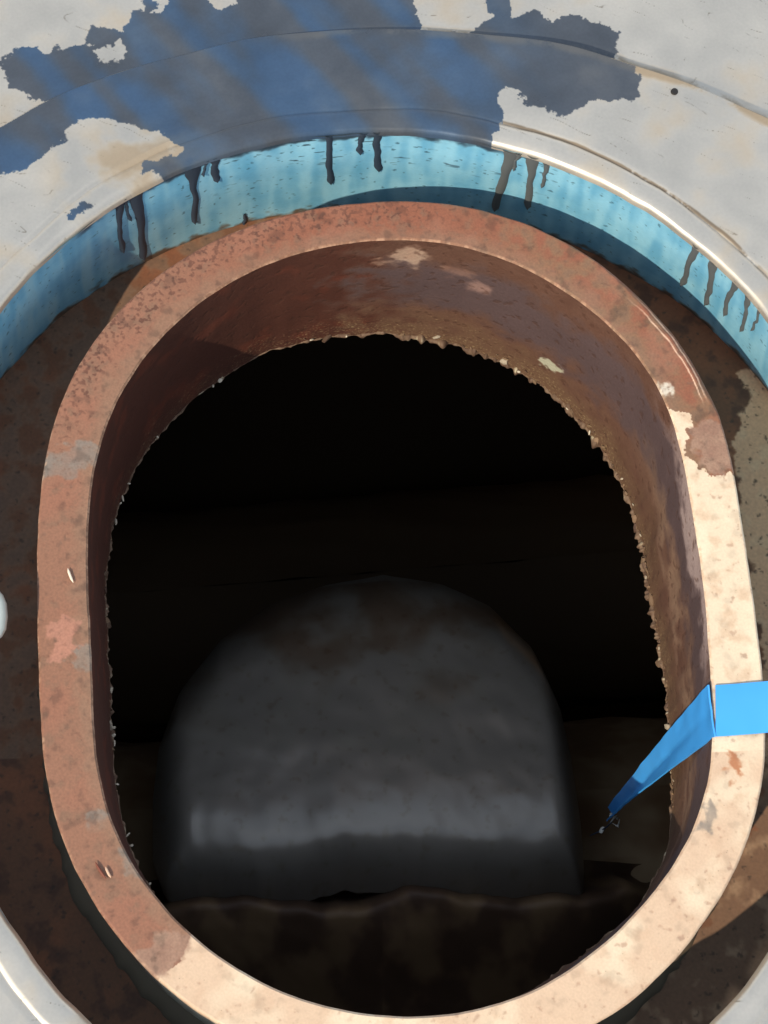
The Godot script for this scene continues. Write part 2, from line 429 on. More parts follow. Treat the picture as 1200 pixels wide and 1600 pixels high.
func textured(t: Texture2D, rough: float, relief: Texture2D = null, depth := 0.0, metal := 0.0) -> StandardMaterial3D:
	var m := mat(Color.WHITE, rough, metal)
	m.albedo_texture = t
	m.texture_repeat = true
	if relief:
		m.heightmap_enabled = true; m.heightmap_texture = relief; m.heightmap_scale = depth
	return m

func _ready() -> void:
	rng.seed = 7
	# ------------------------------------------------------------ camera, sky, sun, exposure
	var cam := Camera3D.new()
	cam.name = "camera"
	cam.fov = 33.06
	cam.near = 0.05; cam.far = 60.0
	cam.position = Vector3(-0.06393, 0.83722, 0.28026)
	cam.rotation_order = EULER_ORDER_YXZ
	cam.rotation = Vector3(-1.19515, -0.17840, 0.13167)
	add_child(cam)
	cam.current = true
	var env := Environment.new()
	env.background_mode = Environment.BG_SKY
	var sky := Sky.new()
	var sm := ProceduralSkyMaterial.new()
	sm.sky_top_color = Color(0.60, 0.66, 0.74)
	sm.sky_horizon_color = Color(0.84, 0.83, 0.80)
	sm.sky_curve = 0.25
	sm.ground_bottom_color = Color(0.30, 0.28, 0.25)
	sm.ground_horizon_color = Color(0.55, 0.53, 0.50)
	sm.sky_energy_multiplier = 1.15
	sm.sun_angle_max = 4.0
	# thin broken cloud all over
	var cw := 512; var ch := 256
	var puff := noise(3, 1.6, 4)
	var cover := blank(cw * ch * 4)
	for y in ch:
		var lat := PI * (0.5 - (y + 0.5) / ch)
		for x in cw:
			var lon := TAU * (x + 0.5) / cw
			var d := Vector3(cos(lat) * cos(lon), sin(lat) * 1.6, cos(lat) * sin(lon))
			var a := smoothstep(0.42, 0.75, puff.get_noise_3dv(d) * 0.5 + 0.5)
			cover[(y * cw + x) * 4] = 255; cover[(y * cw + x) * 4 + 1] = 252; cover[(y * cw + x) * 4 + 2] = 247
			cover[(y * cw + x) * 4 + 3] = int(a * 110.0)
	sm.sky_cover = picture(cw, ch, cover, Image.FORMAT_RGBA8)
	sky.sky_material = sm
	env.sky = sky
	env.tonemap_mode = Environment.TONE_MAPPER_LINEAR
	env.tonemap_exposure = 1.2
	env.sdfgi_enabled = true; env.ssao_enabled = true; env.ssil_enabled = true
	var we := WorldEnvironment.new()
	we.name = "world_environment"
	we.environment = env
	add_child(we)
	var sun := DirectionalLight3D.new()
	sun.name = "sun"
	sun.light_color = Color(1.0, 0.94, 0.84)
	sun.light_energy = 1.2
	sun.light_angular_distance = 0.6
	sun.shadow_enabled = true
	var az := deg_to_rad(41.0); var el := deg_to_rad(42.0)
	add_child(sun)
	sun.look_at_from_position(Vector3.ZERO, Vector3(sin(az) * cos(el), -sin(el), -cos(az) * cos(el)), Vector3.UP)

	# ------------------------------------------------------------ textures and materials
	paint_cladding(); paint_rim(); paint_neck(); paint_wall(); paint_shell()
	var clad := ORMMaterial3D.new()
	clad.albedo_texture = clad_color; clad.orm_texture = clad_orm; clad.metallic = 1.0; clad.roughness = 1.0
	var rim_m := textured(rim_color, 0.72, rim_relief, 0.06)
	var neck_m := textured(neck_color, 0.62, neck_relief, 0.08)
	var wall_m := textured(wall_color, 0.42)
	var shell_m := textured(shell_color, 0.8, shell_relief, 0.07)
	var steel_dark := mat(Color(0.40, 0.33, 0.26), 0.8)
	var drip_m := [mat(Color(0.19, 0.24, 0.30), 0.5), mat(Color(0.36, 0.38, 0.39), 0.55)]  # second is the same paint lightened as if sunlit, for right-hand runs

	build_shell(shell_m, steel_dark)
	build_cladding(clad, wall_m, drip_m)
	build_ring(rim_m, neck_m, steel_dark)
	build_inner_sheet()
	build_strap()
	build_small()

# ---------------------------------------------------------------- the vessel
func build_shell(shell_m: Material, dark: Material) -> void:
	var root := thing("vessel_shell", "dark rusty steel shell of the vessel around and below the oval opening", "")
	root.set_meta("kind", "structure")
	var lumps := noise(61, 9.0, 3)
	var loops := []
	for k in 15:
		var t := k / 14.0
		loops.append(loop_at(func(th): return lerpf(rad(RING_OUT, th) - 0.002, 0.42, t), func(th): return SHELL_Y + 0.0012 * lumps.get_noise_2d(cos(th) * (0.2 + 0.22 * t), sin(th) * (0.2 + 0.22 * t))))
	var st := begin()
	band(st, loops, 1, plan_uv(SHELL_WIN))
	band(st, [loops[14], loop_at(func(_th): return 0.42, func(_th): return SHELL_Y - 0.014), loop_at(func(th): return rad(RING_OUT, th) - 0.002, func(_th): return SHELL_Y - 0.014)], -1, plan_uv(SHELL_WIN))
	part("shell_plate", st, shell_m, root)
	# the drum below: a lying cylinder with an opening at its crown
	var R := 0.75; var cy := -0.85
	var cut := asin(0.30 / R)
	st = begin()
	var at := func(a: float, x: float) -> Vector3: return Vector3(x, cy + R * cos(a), R * sin(a))
	var rows := []
	for j in 61:
		var a := lerpf(cut, TAU - cut, j / 60.0)
		var row := PackedVector3Array()
		for i in 33:
			row.append(at.call(a, lerpf(-1.6, 1.6, i / 32.0)))
		rows.append(row)
	grid(st, rows, 1)
	for side in [-1.0, 1.0]:
		rows = []
		for j in 13:
			var row := PackedVector3Array()
			for i in 9:
				row.append(at.call(lerpf(-cut, cut, j / 12.0), side * lerpf(0.26, 1.6, i / 8.0)))
			rows.append(row)
		grid(st, rows, 1)
		var low := PackedVector3Array(); var high := PackedVector3Array()
		for j in 13:
			var p: Vector3 = at.call(lerpf(-cut, cut, j / 12.0), side * 0.26)
			low.append(p); high.append(Vector3(p.x, SHELL_Y - 0.012, p.z))
		grid(st, [low, high], 2)
		low = PackedVector3Array(); high = PackedVector3Array()
		for i in 9:
			var p: Vector3 = at.call(side * cut, lerpf(-0.26, 0.26, i / 8.0))
			low.append(p); high.append(Vector3(p.x, SHELL_Y - 0.012, p.z))
		grid(st, [low, high], 3)
		var hub := PackedVector3Array(); var edge := PackedVector3Array()
		for j in 61:
			hub.append(Vector3(side * 1.6, cy, 0)); edge.append(at.call(TAU * j / 60.0, side * 1.6))
		grid(st, [hub, edge], 4)
	part("drum_wall", st, dark, root)
	# tubes lying across the drum
	var murk := field(62, 0.02, 4, 256, 256)
	var murk_col := blank(256 * 256 * 3)
	for i in 256 * 256:
		put3(murk_col, i * 3, Vector3(0.66, 0.57, 0.45).lerp(Vector3(0.50, 0.38, 0.27), smoothstep(0.3, 0.75, murk[i] / 255.0)))
	var dull := mat(Color(0.46, 0.37, 0.27), 0.75)
	var scaled := textured(picture(256, 256, murk_col), 0.6)
	scaled.uv1_triplanar = true; scaled.uv1_scale = Vector3(2.2, 2.2, 2.2)
	for q in [["furnace_tube", Vector3(0, -0.775, 0.27), 0.38, 0.0], ["smoke_tube", Vector3(0, -1.05, -0.33), 0.13, 0.05]]:
		st = begin()
		rows = []
		for j in 49:
			var a := TAU * j / 48.0
			var row := PackedVector3Array()
			for i in 81:
				var x := lerpf(-1.58, 1.58, i / 80.0)
				var r: float = q[2] + 0.010 * lumps.get_noise_2d(x * 1.5, a * 0.6)
				row.append(q[1] + Vector3(x, r * cos(a), r * sin(a) - x * q[3]))
			rows.append(row)
		grid(st, rows, 1)
		part(q[0], st, scaled if q[3] == 0.0 else dull, root)

func build_cladding(clad: Material, wall_m: Material, drip_m: Array) -> void:
	var root := thing("insulation_cladding", "pale aluminium insulation cladding with dark blue overspray around a blue collar", "cladding")
	var dent := noise(71, 7.0, 2); var ripple := noise(72, 22.0, 2); var nick := noise(73, 60.0, 2)
	var uv := plan_uv(CLAD_WIN)
	var wob := func(th: float) -> float: return 0.0007 * ripple.get_noise_2d(cos(th) * 0.25, sin(th) * 0.25) + 0.0003 * nick.get_noise_2d(cos(th) * 0.25, sin(th) * 0.25)
	var edge := func(th: float) -> float: return rad(HOLE_TOP, th) + wob.call(th)
	# blue collar wall
	var loops := []
	for k in 13:
		var t := k / 12.0
		loops.append(loop_at(func(th): return lerpf(rad(HOLE_LOW, th), edge.call(th), t) + 0.0012 * dent.get_noise_3d(cos(th) * 0.6, t * 0.1, sin(th) * 0.6), func(_th): return lerpf(-0.078, EDGE_Y - 0.0015, t)))
	var st := begin()
	band(st, loops, 1, round_uv)
	var collar := part("collar_wall", st, wall_m, root)
	collar.set_meta("label", "sky blue painted collar wall with dark paint runs")
	# rolled lip, crease and flange plate
	var lip := []
	for q in [[-0.0008, -0.003], [0.0, -0.0010], [0.0008, 0.0004], [0.0022, 0.0012], [0.006, 0.0017], [0.0110, 0.0020], [0.0132, 0.0018], [0.0139, 0.0010], [0.0146, 0.0017], [0.0175, 0.0021]]:
		lip.append(loop_at(func(th): return edge.call(th) + q[0] * (1.0 + 0.12 * ripple.get_noise_2d(cos(th) * 0.1 + 3, sin(th) * 0.1)), func(th): return EDGE_Y + q[1] + (0.0006 * ripple.get_noise_2d(cos(th) * 0.2 + 9, sin(th) * 0.2))))
	st = begin()
	band(st, lip, 1, uv)
	part("rolled_lip", st, clad, root)
	var plate := [lip[lip.size() - 1]]
	var bend := func(r: float, th: float) -> float: return 0.0030 * dent.get_noise_2d(r * cos(th), r * sin(th)) + 0.0004 * ripple.get_noise_2d(r * cos(th), r * sin(th))
	for k in range(1, 19):
		var t := k / 18.0
		plate.append(loop_at(func(th): return lerpf(edge.call(th) + 0.0175, step_rad(th), t), func(th): return EDGE_Y + 0.0022 + bend.call(lerpf(edge.call(th) + 0.0175, step_rad(th), t), th) * minf(t * 6.0, 1.0)))
	var rim_down := []
	for q in [[0.0, 0.0], [0.0007, -0.0006], [0.001, -0.0018], [0.001, -0.016]]:
		rim_down.append(loop_at(func(th): return step_rad(th) + q[0], func(th): return EDGE_Y + 0.0022 + bend.call(step_rad(th), th) + q[1]))
	st = begin()
	band(st, plate, 1, uv)
	band(st, rim_down, 2, uv)
	part("flange_plate", st, clad, root)
	# the jacket sheet beyond it
	var jacket := []
	var swell := noise(74, 4.2, 2)
	for k in 30:
		var t := pow(k / 29.0, 2.2)
		var rr := func(th: float) -> float: return step_rad(th) - 0.006 + 1.9 * t
		jacket.append(loop_at(rr, func(th):
			var r: float = rr.call(th)
			var away := maxf(absf(r * sin(th)) - 0.4, 0.0)
			return SHEET_Y + 0.007 * swell.get_noise_2d(r * cos(th), r * sin(th)) * clampf(t * 90.0, 0.25, 1.0) - 0.42 * away * away))
	st = begin()
	band(st, jacket, 1, uv)
	part("jacket_sheet", st, clad, root)
	# a dark rivet hole in the plate
	var spot := Vector3(0.1721, EDGE_Y + 0.0022, -0.2854)
	spot.y += bend.call(Vector2(spot.x, spot.z).length(), atan2(spot.z, spot.x))
	var rv := CylinderMesh.new()
	rv.top_radius = 0.0019; rv.bottom_radius = 0.0024; rv.height = 0.0016; rv.radial_segments = 20; rv.rings = 1
	var rivet := MeshInstance3D.new()
	rivet.name = "rivet"; rivet.mesh = rv; rivet.position = spot; rivet.material_override = mat(Color(0.10, 0.09, 0.09), 0.7)
	root.add_child(rivet, true)
	# runs of dark paint on the collar: direction, from and to (share of the wall's height), width in mm, width at the top
	for d in [[-95.1, 0.0, 0.60, 4.2, 4.6], [-91.1, 0.0, 0.24, 3.6, 5.0], [-89.2, 0.0, 0.47, 4.4, 4.8], [-112.5, 0.02, 0.74, 4.4, 10.0], [-109.1, 0.0, 0.29, 5.0, 8.0], [-122.0, 0.02, 0.66, 4.0, 6.5], [-119.7, 0.03, 0.92, 5.2, 9.0], [-106.0, 0.82, 1.0, 2.8, 2.0], [-73.3, 0.0, 0.83, 5.6, 11.0], [-70.0, 0.0, 0.68, 4.8, 8.0], [-68.7, 0.03, 0.34, 2.6, 5.0], [-47.3, 0.0, 0.68, 4.2, 6.0], [-44.2, 0.03, 0.67, 4.4, 7.0], [-40.6, 0.0, 0.57, 3.8, 6.0], [-38.2, 0.04, 0.56, 3.2, 5.0], [-121.0, 0.0, 0.30, 2.2, 3.4], [-110.6, 0.0, 0.16, 2.0, 4.5], [-71.9, 0.0, 0.22, 2.4, 4.0], [-36.4, 0.0, 0.40, 2.0, 3.5]]:
		st = begin()
		var rows := []
		for j in 23:
			var t := j / 22.0
			var v: float = lerpf(d[1], d[2], t)
			var half: float = lerpf(d[4], d[3], smoothstep(0.0, 0.4, t)) * 0.5
			half *= 0.85 * (1.0 + 0.3 * nick.get_noise_2d(t * 0.05, d[0]) + 0.12 * smoothstep(0.75, 0.92, t))
			if t > 0.9:
				half *= sqrt(maxf(1.0 - pow((t - 0.9) / 0.1, 2.0), 0.0)) * 0.98 + 0.02
			var row := PackedVector3Array()
			for i in 7:
				var s := i / 3.0 - 1.0
				var th: float = deg_to_rad(d[0]) + s * half * 0.001 / 0.26 + 0.006 * sin(t * 2.0 + d[0]) + 0.004 * nick.get_noise_2d(t * 0.04 + 5.0, d[0])
				var wall := 1.0 - v
				var r: float = lerpf(rad(HOLE_LOW, th), edge.call(th), wall) + 0.0012 * dent.get_noise_3d(cos(th) * 0.6, wall * 0.1, sin(th) * 0.6)
				r -= 0.0002 + 0.0009 * (1.0 - s * s) * (1.0 + 0.6 * smoothstep(0.8, 0.95, t))
				row.append(Vector3(r * cos(th), lerpf(-0.078, EDGE_Y - 0.0015, wall), r * sin(th)))
			rows.append(row)
		grid(st, rows, 1)
		part("paint_run", st, drip_m[0] if d[0] < -80.0 else drip_m[1], collar)

func build_ring(rim_m: Material, neck_m: Material, dark: Material) -> void:
	var root := thing("manway_ring", "thick oval steel manway ring, rusty red with a pale dusty lower right", "manway")
	var rough := noise(81, 45.0, 3); var wave := noise(82, 12.0, 2)
	var rin := func(th: float) -> float: return rad(RING_IN, th) + 0.0003 * rough.get_noise_2d(cos(th) * 0.2, sin(th) * 0.2)
	var rout := func(th: float) -> float: return rad(RING_OUT, th) + 0.0004 * rough.get_noise_2d(cos(th) * 0.2 + 5, sin(th) * 0.2)
	var low := func(th: float) -> float: return rad(NECK_LOW, th) + 0.0014 * rough.get_noise_2d(cos(th) * 0.2 + 9, sin(th) * 0.2)
	var low_y := func(th: float) -> float: return NECK_Y + 0.0022 * rough.get_noise_2d(cos(th) * 0.2, sin(th) * 0.2 + 9)
	var uv := plan_uv(RIM_WIN)
	var st := begin()
	var loops := []
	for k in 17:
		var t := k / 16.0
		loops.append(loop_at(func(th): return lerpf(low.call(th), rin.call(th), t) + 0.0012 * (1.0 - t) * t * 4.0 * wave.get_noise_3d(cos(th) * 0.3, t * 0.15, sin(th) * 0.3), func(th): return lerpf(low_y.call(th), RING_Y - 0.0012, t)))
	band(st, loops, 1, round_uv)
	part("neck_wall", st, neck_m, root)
	st = begin()
	var top := func(th: float, t: float) -> float: return 0.0003 * wave.get_noise_2d(cos(th) * (0.3 + t * 0.05), sin(th) * (0.3 + t * 0.05))
	var c0 := loop_at(rin, func(_th): return RING_Y - 0.0012)
	var c1 := loop_at(func(th): return rin.call(th) + 0.0010, func(th): return RING_Y + top.call(th, 0.0))
	band(st, [c0, c1], 2, uv)
	var face := [c1]
	for k in range(1, 9):
		var t := k / 8.0
		face.append(loop_at(func(th): return lerpf(rin.call(th) + 0.0010, rout.call(th) - worn(th), t), func(th): return RING_Y + top.call(th, t)))
	band(st, face, 1, uv)
	var side := [face[8], loop_at(func(th): return rout.call(th) - worn(th) * 0.35, func(th): return RING_Y - worn(th) * 0.25 + top.call(th, 1.0)), loop_at(rout, func(th): return RING_Y - worn(th) * 0.9)]
	band(st, side, 3, uv)
	band(st, [side[2], loop_at(rout, func(_th): return -0.04), loop_at(rout, func(_th): return NECK_Y)], 4, uv)
	band(st, [loop_at(rout, func(_th): return NECK_Y), loop_at(func(th): return low.call(th), low_y)], 5, uv)
	part("rim", st, rim_m, root)
	# weld at the foot of the ring
	st = begin()
	var bead := []
	for q in [[0.0, 0.010], [0.0035, 0.0085], [0.0065, 0.0055], [0.009, 0.002], [0.0098, -0.002]]:
		bead.append(loop_at(func(th): return rout.call(th) + q[0] * (1.0 + 0.25 * wave.get_noise_2d(cos(th) * 1.5, sin(th) * 1.5)) - 0.0004, func(_th): return SHELL_Y + q[1]))
	band(st, bead, 1, uv)
	part("weld_bead", st, dark, root)
	# scale crusted along the lower edge, thick on the right
	var m := StandardMaterial3D.new()
	m.vertex_color_use_as_albedo = true; m.roughness = 0.8
	st = begin()
	var N := 2400; var M := 10
	var lump := noise(83, 90.0, 4); var lump2 := noise(84, 300.0, 3)
	var rows := []
	for i in N + 1:
		var th := START + TAU * i / N
		var deg := wrapf(rad_to_deg(th), -180, 180)
		var thick := 0.0008 + 0.0013 * smoothstep(-104.0, -80.0, deg) * smoothstep(25.0, 5.0, deg) + 0.0006 * smoothstep(150.0, 170.0, absf(deg))
		thick *= clampf(0.75 + 1.5 * wave.get_noise_2d(cos(th) * 2.0, sin(th) * 2.0), 0.15, 1.5)
		var row := PackedVector3Array()
		for j in M + 1:
			var a := TAU * j / M
			var ctr := Vector3(low.call(th) * cos(th), low_y.call(th) + 0.0005, low.call(th) * sin(th))
			var dir := Vector3(cos(th) * cos(a), sin(a), sin(th) * cos(a))
			var p := ctr + dir * thick
			var amp := lump.get_noise_3dv(p * 0.7) * 0.75 + lump2.get_noise_3dv(p) * 0.16
			row.append(ctr + dir * thick * maxf(0.35 + 1.35 * (0.45 + amp), 0.1))
		rows.append(row)
	for i in N:
		for j in M:
			for p in [rows[i][j], rows[i][j + 1], rows[i + 1][j + 1], rows[i][j], rows[i + 1][j + 1], rows[i + 1][j]]:
				var n := lump.get_noise_3dv(p * 1.3 + Vector3.ONE) * 0.5 + 0.5
				var c := Color(0.09, 0.05, 0.03).lerp(Color(0.15, 0.095, 0.06), smoothstep(0.35, 0.6, n)).lerp(Color(0.40, 0.34, 0.23), smoothstep(0.70, 0.80, n))
				st.set_color(c)
				st.set_smooth_group(1)
				st.add_vertex(p)
	for k in 150:   # broken flakes of scale of all sizes, crowded on the right
		var th := deg_to_rad(lerpf(-112.0, 32.0, sqrt(rng.randf())) if k < 125 else rng.randf_range(130.0, 225.0))
		var size := 0.0007 + 0.0026 * pow(rng.randf(), 4.0)
		var lift := 0.009 * pow(rng.randf(), 2.0)
		var at := Vector3((low.call(th) - 0.0004) * cos(th), low_y.call(th) + lift, (low.call(th) - 0.0004) * sin(th))
		var tone := rng.randf()
		st.set_color(Color(0.08, 0.045, 0.03).lerp(Color(0.22, 0.14, 0.08), tone) if tone < 0.93 else Color(0.38, 0.32, 0.24))
		chip(st, at, Basis(Vector3.UP, -th + rng.randf_range(-0.5, 0.5)) * Basis(Vector3(0, 0, 1), PI / 2 + rng.randf_range(-0.5, 0.5)) * Basis(Vector3.UP, rng.randf() * TAU), size, size * 0.45)
	part("scale_crust", st, m, root)
	# pale flakes stuck to the lower edge
	var flake_m := mat(Color(0.78, 0.74, 0.66), 0.6)
	for deg in [167.0, 165.5, 163.8, 147.0, 145.2, -150.5, -147.0, -146.0, -143.0, -133.0, -119.0, -117.5, 156.0, -100.0, -94.0, -63.0, -52.0, -46.0, 138.0]:
		var th := deg_to_rad(deg)
		st = begin()
		var ctr := Vector3(low.call(th) * cos(th), low_y.call(th) + 0.001 + rng.randf() * 0.004, low.call(th) * sin(th)) - Vector3(cos(th), 0, sin(th)) * 0.0012
		chip(st, ctr, Basis.from_euler(Vector3(rng.randf() * TAU, rng.randf() * TAU, rng.randf() * TAU)), rng.randf_range(0.0007, 0.0016), 0.0006)
		part("paint_flake", st, flake_m, root)

func worn(th: float) -> float:   # how far the outer edge is ground off
	var deg := wrapf(rad_to_deg(th), -180, 180)
	return 0.0014 + 0.0035 * smoothstep(-58.0, -46.0, deg) * smoothstep(-28.0, -34.0, deg)

func chip(st: SurfaceTool, ctr: Vector3, turn: Basis, size: float, thick: float) -> void:   # an uneven seven-sided flake
	var up := PackedVector3Array(); var down := PackedVector3Array(); var a0 := rng.randf() * TAU
	for k in 8:
		var a := a0 + TAU * (k % 7) / 7.0
		var r := size * (0.6 + 0.5 * absf(sin(k % 7 * 2.3 + a0)))
		up.append(ctr + turn * Vector3(cos(a) * r * 1.3, thick * 0.5 + 0.2 * size * sin(a), sin(a) * r * 0.8))
		down.append(ctr + turn * Vector3(cos(a) * r * 1.3, -thick * 0.5 + 0.2 * size * sin(a), sin(a) * r * 0.8))
	var c_up := PackedVector3Array(); var c_down := PackedVector3Array()
	for k in 8:
		c_up.append(ctr + turn * Vector3(0, thick, 0)); c_down.append(ctr - turn * Vector3(0, thick, 0))
	grid(st, [c_up, up, down, c_down], -1)

# ---------------------------------------------------------------- inside the drum
func fold_height(z: float) -> float:   # section of the sheet added for the pool of light: rises gently, rolls over, drops
	var y := -0.287
	var zz := 0.0505
	var n := 60
	for k in n:
		var a := lerpf(zz, z, (k + 0.5) / n)
		var t := smoothstep(0.025, 0.155, a)
		y += tan(deg_to_rad(lerpf(21.0, -74.0, t))) * (z - zz) / n
	return y

func build_inner_sheet() -> void:
	var back := [-152, 40, -148, -10, -134, -55, -104, -98, -62, -130, -22, -143, 19, -150, 64, -139, 98, -118, 124, -80, 136, -32, 140, 22]  # outline of the pool of light, given to an added sheet
	var front := [-152, 70, -143, 98, -83, 108, -60, 105, -23, 98, 11, 101, 40, 105, 72, 108, 100, 110, 140, 108]
	var ragged := noise(91, 40.0, 3); var dent := noise(92, 14.0, 3)
	var pick := func(list: Array, x: float) -> float:
		for k in range(0, list.size() - 2, 2):
			if x <= list[k + 2]:
				return lerpf(list[k + 1], list[k + 3], (x - list[k]) / (list[k + 2] - list[k]))
		return list[list.size() - 1]
	var tops := []; var lows := []
	for i in 91:
		var x := lerpf(-151.0, 139.0, i / 90.0)
		var zb: float = pick.call(back, x); var zf: float = pick.call(front, x) + 2.0 * ragged.get_noise_1d(x * 0.001)
		var a := PackedVector3Array(); var b := PackedVector3Array()
		for j in 61:
			var z := lerpf(zb, zf, j / 60.0) * 0.001
			var near := minf(minf(maxf(z * 1000.0 - zb, 0.0), maxf(zf - z * 1000.0, 0.0) * 1.6 + 6.0), minf((x + 151.0) * 2.2, (139.0 - x) * 2.8))   # mm to the curled-down margin
			var curl := 0.042 * pow(maxf(1.0 - near / 62.0, 0.0), 2.0)
			var p := Vector3(x * 0.001, fold_height(z) - curl + 0.0026 * dent.get_noise_2d(x * 0.001, z) + 0.0003 * ragged.get_noise_2d(x * 0.001, z), z)
			a.append(p); b.append(p - Vector3(0, 0.003, 0))
		tops.append(a); lows.append(b)
	var st := begin()
	grid(st, tops, 1, func(p): return Vector2(p.x + 0.14, p.z + 0.14) / 0.28)
	lows.reverse()
	grid(st, lows, 2, func(p): return Vector2(p.x + 0.14, p.z + 0.14) / 0.28)
	lows.reverse()
	var ring_a := PackedVector3Array(); var ring_b := PackedVector3Array()
	for i in 91: ring_a.append(tops[i][0]); ring_b.append(lows[i][0])
	for j in 61: ring_a.append(tops[90][j]); ring_b.append(lows[90][j])
	for i in 91: ring_a.append(tops[90 - i][60]); ring_b.append(lows[90 - i][60])
	for j in 61: ring_a.append(tops[0][60 - j]); ring_b.append(lows[0][60 - j])
	grid(st, [ring_b, ring_a], 3, func(p): return Vector2(p.x + 0.14, p.z + 0.14) / 0.28)
	var cloud := field(93, 0.014, 4, 256, 256); var fleck := field(94, 0.09, 3, 256, 256)
	var col := blank(256 * 256 * 3)
	for i in 256 * 256:   # grey steel, rusty towards its far margin in ragged patches
		var far := 1.0 - i / 65536.0
		var rust := smoothstep(0.5, 0.85, cloud[i] / 255.0 * 0.7 + far * 0.35) * 0.6 * smoothstep(0.45, 0.8, far) + smoothstep(0.66, 0.85, fleck[i] / 255.0) * 0.2
		put3(col, i * 3, Vector3(0.51, 0.49, 0.455).lerp(Vector3(0.36, 0.27, 0.20), clampf(rust, 0, 1)))
	var m := textured(picture(256, 256, col), 0.35, null, 0.0, 0.25)
	var o := part("light_pool_sheet", st, m)
	tag(o, "dim grey bent sheet added in place of the pool of light deep inside the opening", "steel sheet")

	# brown sludge heaped against the sheet's near edge
	var heap := noise(96, 9.0, 3); var crumb := noise(97, 60.0, 3)
	st = begin()
	var rows := []
	for j in 61:
		var row := PackedVector3Array()
		for i in 121:
			var x := lerpf(-0.24, 0.24, i / 120.0)
			var z := lerpf(0.07, 0.24, j / 60.0)
			var n := heap.get_noise_2d(x, z)
			var back_edge := 0.097 + 0.010 * heap.get_noise_1d(x * 1.3)
			var y := lerpf(-0.304, -0.400, smoothstep(0.09, 0.20, z)) + 0.0035 * n + 0.0011 * crumb.get_noise_2d(x, z)
			y -= 0.10 * smoothstep(0.016, -0.020, z - back_edge) + 0.05 * smoothstep(0.12, 0.22, absf(x))
			row.append(Vector3(x, y, z))
		rows.append(row)
	grid(st, rows, 1, func(p): return Vector2(p.x, p.z) * 2.5)
	var mud := blank(256 * 256 * 3)
	var blot := field(98, 0.03, 4, 256, 256)
	for i in 256 * 256:
		put3(mud, i * 3, Vector3(0.42, 0.33, 0.235).lerp(Vector3(0.28, 0.20, 0.145), smoothstep(0.3, 0.7, blot[i] / 255.0)))
	var sludge := part("sludge", st, textured(picture(256, 256, mud), 0.7))
	tag(sludge, "dark brown sludge heaped along the near edge of the added sheet inside", "sludge")
	sludge.set_meta("kind", "stuff")

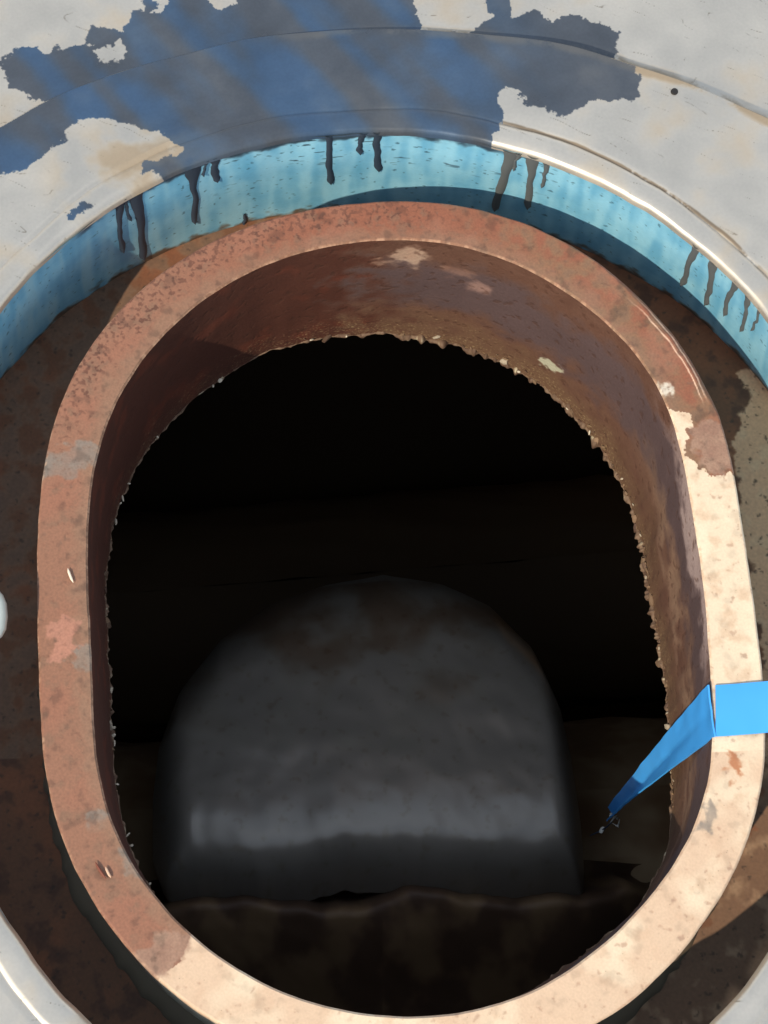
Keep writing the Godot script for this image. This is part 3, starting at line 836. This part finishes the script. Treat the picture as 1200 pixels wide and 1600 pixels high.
# ---------------------------------------------------------------- the strap
func build_strap() -> void:
	var root := thing("blue_strap", "blue plastic strap laid over the ring's right side, its end hanging inside", "strap", Vector3(0.16, 0.0, 0.069))
	var org := root.position
	var blue := mat(Color(0.25, 0.61, 0.91), 0.3)
	var wob := noise(95, 30.0, 2)
	# part on top: from the cladding over the gap to the ring's inner edge
	var line := [Vector3(0.44, 0.0255, 0.060), Vector3(0.36, 0.0262, 0.062), Vector3(0.28, 0.0262, 0.065), Vector3(0.262, 0.0255, 0.066), Vector3(0.235, 0.0185, 0.0668), Vector3(0.205, 0.0085, 0.0677), Vector3(0.185, 0.0026, 0.0683), Vector3(0.17, 0.0016, 0.0688), Vector3(0.1555, 0.0016, 0.0692)]
	var up := []; var down := []
	for k in 81:
		var s := k / 80.0 * (line.size() - 1)
		var i := mini(int(s), line.size() - 2)
		var p: Vector3 = line[i].cubic_interpolate(line[i + 1], line[maxi(i - 1, 0)], line[mini(i + 2, line.size() - 1)], s - i)
		var ra := PackedVector3Array(); var rb := PackedVector3Array()
		for j in 9:
			var c := j / 4.0 - 1.0
			var slant := Vector3(c * -0.0017, 0.0, c * 0.0132)
			var q := p + slant + Vector3(0, 0.0004 * wob.get_noise_2d(p.x, c * 0.02) + 0.0007 * (1.0 - c * c), 0)
			ra.append(q - org); rb.append(q - org - Vector3(0, 0.0009, 0))
		up.append(ra); down.append(rb)
	var st := begin()
	sheet(st, up, down)
	part("flat_run", st, blue, root)
	# hanging part: folds along its middle as it drops
	up = []; down = []
	for k in 61:
		var t := k / 60.0
		var y := 0.0022 if k == 0 else lerpf(0.0014, -0.252, t)
		var x := lerpf(0.1545, 0.1485, t) - 0.0015
		var zc := lerpf(0.0692, 0.0705, t)
		var fold := lerpf(0.08, 0.85, t)
		var half := 0.0133 * lerpf(1.0, 0.48, t)
		var spin := lerpf(0.0, -0.22, t)
		var ra := PackedVector3Array(); var rb := PackedVector3Array()
		for j in 13:
			var c := j / 6.0 - 1.0
			var off := Vector3(-absf(c) * half * sin(fold) + 0.0008 * c * c, 0, c * half * cos(fold)).rotated(Vector3.UP, spin)
			var q := Vector3(x, y, zc) + off + Vector3(0.0006 * wob.get_noise_2d(y, c * 0.02), 0, 0)
			var n := Vector3(-cos(fold), 0, -signf(c) * sin(fold)).rotated(Vector3.UP, spin) * 0.0009
			ra.append(q - org); rb.append(q - org - n)
		up.append(ra); down.append(rb)
	st = begin()
	sheet(st, up, down)
	part("hanging_end", st, blue, root).set_meta("label", "folded end of the strap hanging into the dark")
	# loose pale threads at the tip
	var thread_m := mat(Color(0.80, 0.80, 0.77), 0.7)
	for k in 5:
		st = begin()
		var a := Vector3(0.1475 + 0.002 * k * 0.4, -0.250, 0.069 + 0.0012 * k) - org
		var p := PackedVector3Array([a, a + Vector3(rng.randf_range(-0.003, 0.001), -0.004, rng.randf_range(-0.002, 0.004)), a + Vector3(rng.randf_range(-0.006, 0.002), -0.008 - 0.003 * rng.randf(), rng.randf_range(-0.003, 0.005))])
		rope(st, p, 0.0009)
		part("frayed_thread", st, thread_m, root)

	# one long thread goes on down, with a knot in it
	st = begin()
	var path := PackedVector3Array()
	for k in 13:
		var t := k / 12.0
		path.append(Vector3(0.1485 + 0.0015 * sin(t * 5.0) - 0.004 * t, -0.251 - 0.07 * t, 0.0705 + 0.002 * sin(t * 3.0)) - org)
	rope(st, path, 0.0005)
	var dark_thread := part("loose_thread", st, mat(Color(0.20, 0.26, 0.36), 0.7), root)
	st = begin()
	chip(st, path[7], Basis.from_euler(Vector3(0.4, 0.9, 0.2)), 0.0018, 0.002)
	part("knot", st, thread_m, dark_thread)

func sheet(st: SurfaceTool, up: Array, down: Array) -> void:   # two skins and the rim between them
	grid(st, up, 1)
	var back := down.duplicate(); back.reverse()
	grid(st, back, 2)
	var n := up.size() - 1; var m: int = up[0].size() - 1
	var a := PackedVector3Array(); var b := PackedVector3Array()
	for i in m + 1: a.append(up[0][i]); b.append(down[0][i])
	for j in n + 1: a.append(up[j][m]); b.append(down[j][m])
	for i in m + 1: a.append(up[n][m - i]); b.append(down[n][m - i])
	for j in n + 1: a.append(up[n - j][0]); b.append(down[n - j][0])
	grid(st, [a, b], -1)

func rope(st: SurfaceTool, path: PackedVector3Array, r: float) -> void:
	var rows := []
	for i in path.size():
		var d := (path[mini(i + 1, path.size() - 1)] - path[maxi(i - 1, 0)]).normalized()
		var s := d.cross(Vector3(0.3, 0.2, 0.9)).normalized()
		var q := d.cross(s)
		var row := PackedVector3Array()
		for j in 7:
			var a := TAU * j / 6.0
			row.append(path[i] + (s * cos(a) + q * sin(a)) * r * (1.0 if i > 0 and i < path.size() - 1 else 0.15))
		rows.append(row)
	grid(st, rows, 1)

# ---------------------------------------------------------------- small things
func build_small() -> void:
	# a rounded bright tab reaching over the collar at the left
	var st := begin()
	var rows := []
	for k in 13:
		var v := k / 12.0 * PI
		var row := PackedVector3Array()
		for j in 33:
			var u := TAU * j / 32.0
			var cx := signf(cos(u)) * pow(absf(cos(u)), 0.7); var cz := signf(sin(u)) * pow(absf(sin(u)), 0.7)
			var s := pow(sin(v), 0.5)
			var x := -0.2365 + 0.041 * cx * s; var z := 0.0105 + 0.021 * cz * s
			row.append(Vector3(x, 0.0275 + 0.0035 * cos(v) - 60.0 * pow(maxf(x + 0.222, 0.0), 2.0) * 0.25, z))
		rows.append(row)
	grid(st, rows, 1)
	var o := part("metal_tab", st, mat(Color(0.80, 0.83, 0.81), 0.35, 0.6))
	tag(o, "rounded bright metal tab jutting over the collar at the left edge", "metal tab")
	# slivers lying on the ring
	for s in [[Vector3(-0.1515, 0.0012, 0.1345), 0.55, 0.0050, Color(0.45, 0.24, 0.17), "short reddish brown sliver of scale on the ring's lower left, left of a pair"], [Vector3(-0.1478, 0.0012, 0.1355), 0.45, 0.0030, Color(0.80, 0.66, 0.56), "short pale sliver of scale on the ring's lower left, right of a pair"], [Vector3(-0.1672, 0.0012, -0.0155), 0.35, 0.0042, Color(0.88, 0.82, 0.74), "thin bright curved sliver lying on the ring's left side"]]:
		st = begin()
		var path := PackedVector3Array()
		for k in 5:
			var t := k / 4.0 - 0.5
			path.append(s[0] + Vector3(sin(s[1]) * t + 0.12 * t * t, 0.0003 * cos(t * 9.0), cos(s[1]) * t) * s[2] * 2.0)
		rope(st, path, 0.0007)
		o = part("scale_sliver", st, mat(s[3], 0.6))
		tag(o, s[4], "metal sliver", "slivers of scale on the manway ring")
